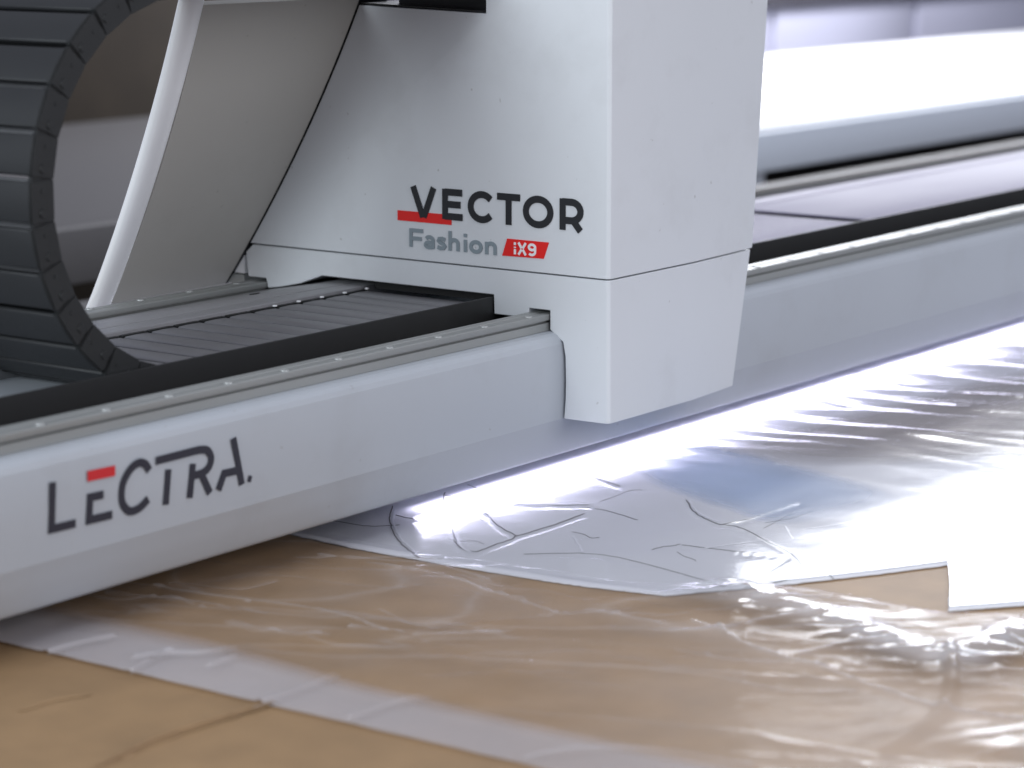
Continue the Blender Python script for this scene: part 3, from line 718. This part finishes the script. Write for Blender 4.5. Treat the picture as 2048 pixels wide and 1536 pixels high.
# loose film over the brown paper
LU = [(-60, 1010), (250, 1005), (560, 1058), (840, 1112), (1190, 1166), (1330, 1180), (1480, 1173), (1620, 1186), (1760, 1210), (1880, 1234), (1990, 1236), (2300, 1230)]
crumple = px_line([(1430, 1186), (1560, 1222), (1680, 1262), (1800, 1302), (1900, 1330), (1975, 1305), (2060, 1280), (2200, 1280)])
folds = [(px_line([(1385, 1265), (1440, 1282), (1520, 1322), (1620, 1352), (1760, 1398), (1890, 1440), (2040, 1462), (2200, 1480)]), 0.0030, 0.0026),
         (px_line([(1900, 1325), (1905, 1380), (1890, 1440), (1830, 1490), (1780, 1520)]), 0.0060, 0.006),
         (px_line([(560, 1130), (680, 1150), (760, 1156), (840, 1158)]), -0.0030, 0.003), (px_line([(840, 1270), (960, 1250), (1120, 1240), (1260, 1230)]), -0.0040, 0.005),
         (px_line([(380, 1130), (520, 1146), (690, 1152)]), -0.0030, 0.003), (px_line([(230, 1180), (420, 1210), (640, 1240), (800, 1290)]), 0.0032, 0.006),
         (px_line([(700, 1280), (850, 1290), (1000, 1285)]), 0.004, 0.006), (px_line([(1340, 1285), (1450, 1280), (1540, 1262), (1640, 1255)]), 0.004, 0.004),
         (px_line([(1600, 1335), (1700, 1310), (1790, 1300)]), 0.004, 0.004), (px_line([(1050, 1530), (1200, 1520), (1330, 1525), (1500, 1555)]), 0.004, 0.005)]
streaks = []
for k in range(34):
    x0 = rng.uniform(120, 1500); y0 = 1075 + (x0 - 300) * 0.12 + rng.uniform(10, 230) if x0 > 300 else rng.uniform(1150, 1220)
    ln = rng.uniform(120, 420); sl = rng.uniform(-0.02, 0.24)
    streaks.append(px_line([(x0 + ln * u, y0 + ln * u * sl + rng.normal(0, 7)) for u in (0, 0.33, 0.66, 1.0)], 4))
def h_loose(X, Y, s, t):
    a, b = ab(X, Y)
    wx = 0.35 * gnoise(a * 3.0, b * 5.0, 31); wy_ = 0.5 * gnoise(a * 2.2, b * 6.0, 32)
    env = 0.35 + 0.65 * np.clip(0.5 + 1.3 * gnoise(X * 3.2, Y * 3.2, 33), 0, 1)
    low = np.clip(t / 0.30, 0, 1) ** 0.8 * (0.55 + 0.45 * np.exp(-(polydist(X, Y, crumple) / 0.12) ** 2))
    h = 0.0050 * (0.5 + 0.5 * gnoise(a * 3.2 + wx, b * 8 + wy_, 34))
    h = h + low * env * (0.0036 * ridged(a * 3.6 + wx * 2, b * 12 + wy_ * 3, 35, 1.5) + 0.0018 * ridged(a * 8 + wx * 3, b * 27 + wy_ * 4, 36, 1.0) + 0.0009 * ridged(a * 20 + wx * 4, b * 55 + wy_ * 6, 37, 1.2))
    h = h + 0.0010 * low * ridged(b * 6 + wx * 4, a * 9 + wy_ * 4, 40, 6)
    d = polydist(X, Y, crumple); k = np.exp(-(d / 0.040) ** 2)
    h = h + k * (0.0045 * ridged(a * 9 + wx * 3, b * 18 + wy_ * 3, 38, 1.2) + 0.0020 * ridged(a * 22, b * 32, 39, 1.2))
    h = h + 0.004 * np.exp(-(d / 0.016) ** 2) * (0.6 + 0.5 * gnoise(a * 12, b * 12, 41))
    for c, hh, wd in folds:
        d = polydist(X, Y, c); h = h + hh * np.exp(-(d / wd) ** 2)
    for k, c in enumerate(streaks):
        d = polydist(X, Y, c); h = h + (0.0026 if k % 3 else -0.0026) * np.exp(-(d / 0.0026) ** 2)
    edge_ = np.clip(t / 0.05, 0, 1) * np.clip((1 - t) / 0.03, 0, 1)
    return 0.0012 + np.maximum(h, 0) * (0.25 + 0.75 * edge_)
loose = ruled('plastic_film', TL, LU, 1050, 400, h_loose, 0.0062, M['film'])
X_, Y_, T_ = ruled.XY
a_, b_2 = ab(X_, Y_)
dcr = polydist(X_, Y_, crumple)
lay_glint = np.exp(-(dcr / 0.026) ** 2) * (0.35 + 0.75 * ridged(a_ * 14, b_2 * 26, 61, 1.3)) + 0.45 * np.exp(-(dcr / 0.055) ** 2) * ridged(a_ * 8, b_2 * 20, 62, 2.5)  # film overlaps, plus highlights and glint lines painted as whiteness and reflectivity
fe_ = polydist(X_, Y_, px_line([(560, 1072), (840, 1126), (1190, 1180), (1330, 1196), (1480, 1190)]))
lay_glint = lay_glint + 0.30 * np.exp(-(fe_ / 0.012) ** 2) * ridged(a_ * 10, b_2 * 20, 63, 1.5)
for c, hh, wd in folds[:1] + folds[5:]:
    lay_glint = lay_glint + 0.5 * np.exp(-(polydist(X_, Y_, c) / 0.0024) ** 2)
lay_glint = lay_glint + 0.28 * ridged(a_ * 3.6 + 0.7 * gnoise(a_ * 3, b_2 * 5, 31), b_2 * 12 + 1.5 * gnoise(a_ * 2.2, b_2 * 6, 32), 35, 9) * np.clip(T_ / 0.3, 0, 1)
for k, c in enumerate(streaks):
    if k % 2: lay_glint = lay_glint + 0.35 * np.exp(-(polydist(X_, Y_, c) / 0.0014) ** 2)
ly = loose.data.attributes.new('layer_glint', 'FLOAT', 'POINT'); ly.data.foreach_set('value', np.clip(lay_glint, 0, 1).ravel().astype(np.float32))
tag(loose, 'loose wrinkled clear plastic film crumpled over the brown paper', 'plastic film')

# ------------------------------------------------------------------ blurred background
# second table behind the cutter
ft = empty('work_table', (3, 2.6, -0.8))
tag(ft, 'white topped work table with pale blue apron behind the beam', 'table')
child('table_top', box('table_top', -1.2, 9.5, 1.842, 3.45, 0.033, 0.073, 0.003), M['far'], ft)
child('apron', box('apron', -1.2, 1.98, 1.80, 1.84, -0.032, 0.0725, 0.004), M['table'], ft)
child('apron', box('apron', 2.0, 9.5, 1.80, 1.84, -0.032, 0.0725, 0.004), M['apron'], ft)
for x in (-0.9, 3.52, 6.2, 9.2):
    child('leg', box('leg', x - 0.06, x + 0.06, 1.85, 1.97, -0.80, 0.0325, 0.006), M['apron'], ft)
    child('leg', box('leg', x - 0.06, x + 0.06, 3.25, 3.37, -0.80, 0.0325, 0.006), M['apron'], ft)

def carton(x0, x1, y0, y1, z0, z1, label, m=None):
    e = empty('carton', ((x0 + x1) / 2, (y0 + y1) / 2, z0))
    child('box_body', box('box_body', x0, x1, y0, y1, z0, z1, 0.006), m or M['carton'], e)
    ym = (y0 + y1) / 2
    child('flap', box('flap', x0 + 0.004, x1 - 0.004, y0 + 0.004, ym - 0.003, z1 + 0.0005, z1 + 0.007, 0.001), m or M['carton'], e)
    child('flap', box('flap', x0 + 0.004, x1 - 0.004, ym + 0.003, y1 - 0.004, z1 + 0.0005, z1 + 0.007, 0.001), m or M['carton'], e)
    return tag(e, label, 'carton')
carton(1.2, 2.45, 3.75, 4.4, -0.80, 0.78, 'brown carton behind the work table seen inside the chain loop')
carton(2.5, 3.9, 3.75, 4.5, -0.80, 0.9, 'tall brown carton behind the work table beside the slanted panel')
for x0_, x1_ in ((2.5, 3.4), (3.66, 4.9), (5.1, 6.05)):  # dark boxes added to darken the gap below the apron
    tag(carton(x0_, x1_, 2.0, 2.7, -0.80, -0.12, 'dark brown carton added to darken the gap under the white topped work table'), group='cartons added under the work table')
ws = ruled_box = box('sheet', 3.45, 9.4, 1.815, 3.42, 0.0735, 0.085, 0.003)  # added white sheet painting the table's right part as brightly lit
tag(link('lit_white_sheet', ws, M['sheet']), 'white cloth added for the brightly lit right part of the work table', 'cloth')
# long cabinet beyond the work table
cb = empty('storage_cabinet', (8, 4.3, -0.8)); tag(cb, 'pale lavender cabinet with dark shelf on top beyond the work table', 'cabinet')
child('cabinet_body', box('cabinet_body', 4.6, 12.5, 4.0, 4.7, -0.80, 0.22, 0.01), M['lav'], cb)
for k in range(6):
    child('cabinet_door', box('cabinet_door', 4.65 + k * 1.3, 5.90 + k * 1.3, 3.975, 3.9985, -0.7, 0.20, 0.006), M['lav'], cb)
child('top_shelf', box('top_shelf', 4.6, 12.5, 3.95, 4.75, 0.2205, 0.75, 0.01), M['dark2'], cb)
tag(link('wall', box('wall', -6, 16, 8.0, 8.2, -0.80, 5.0, 0), M['wall']), kind='structure')
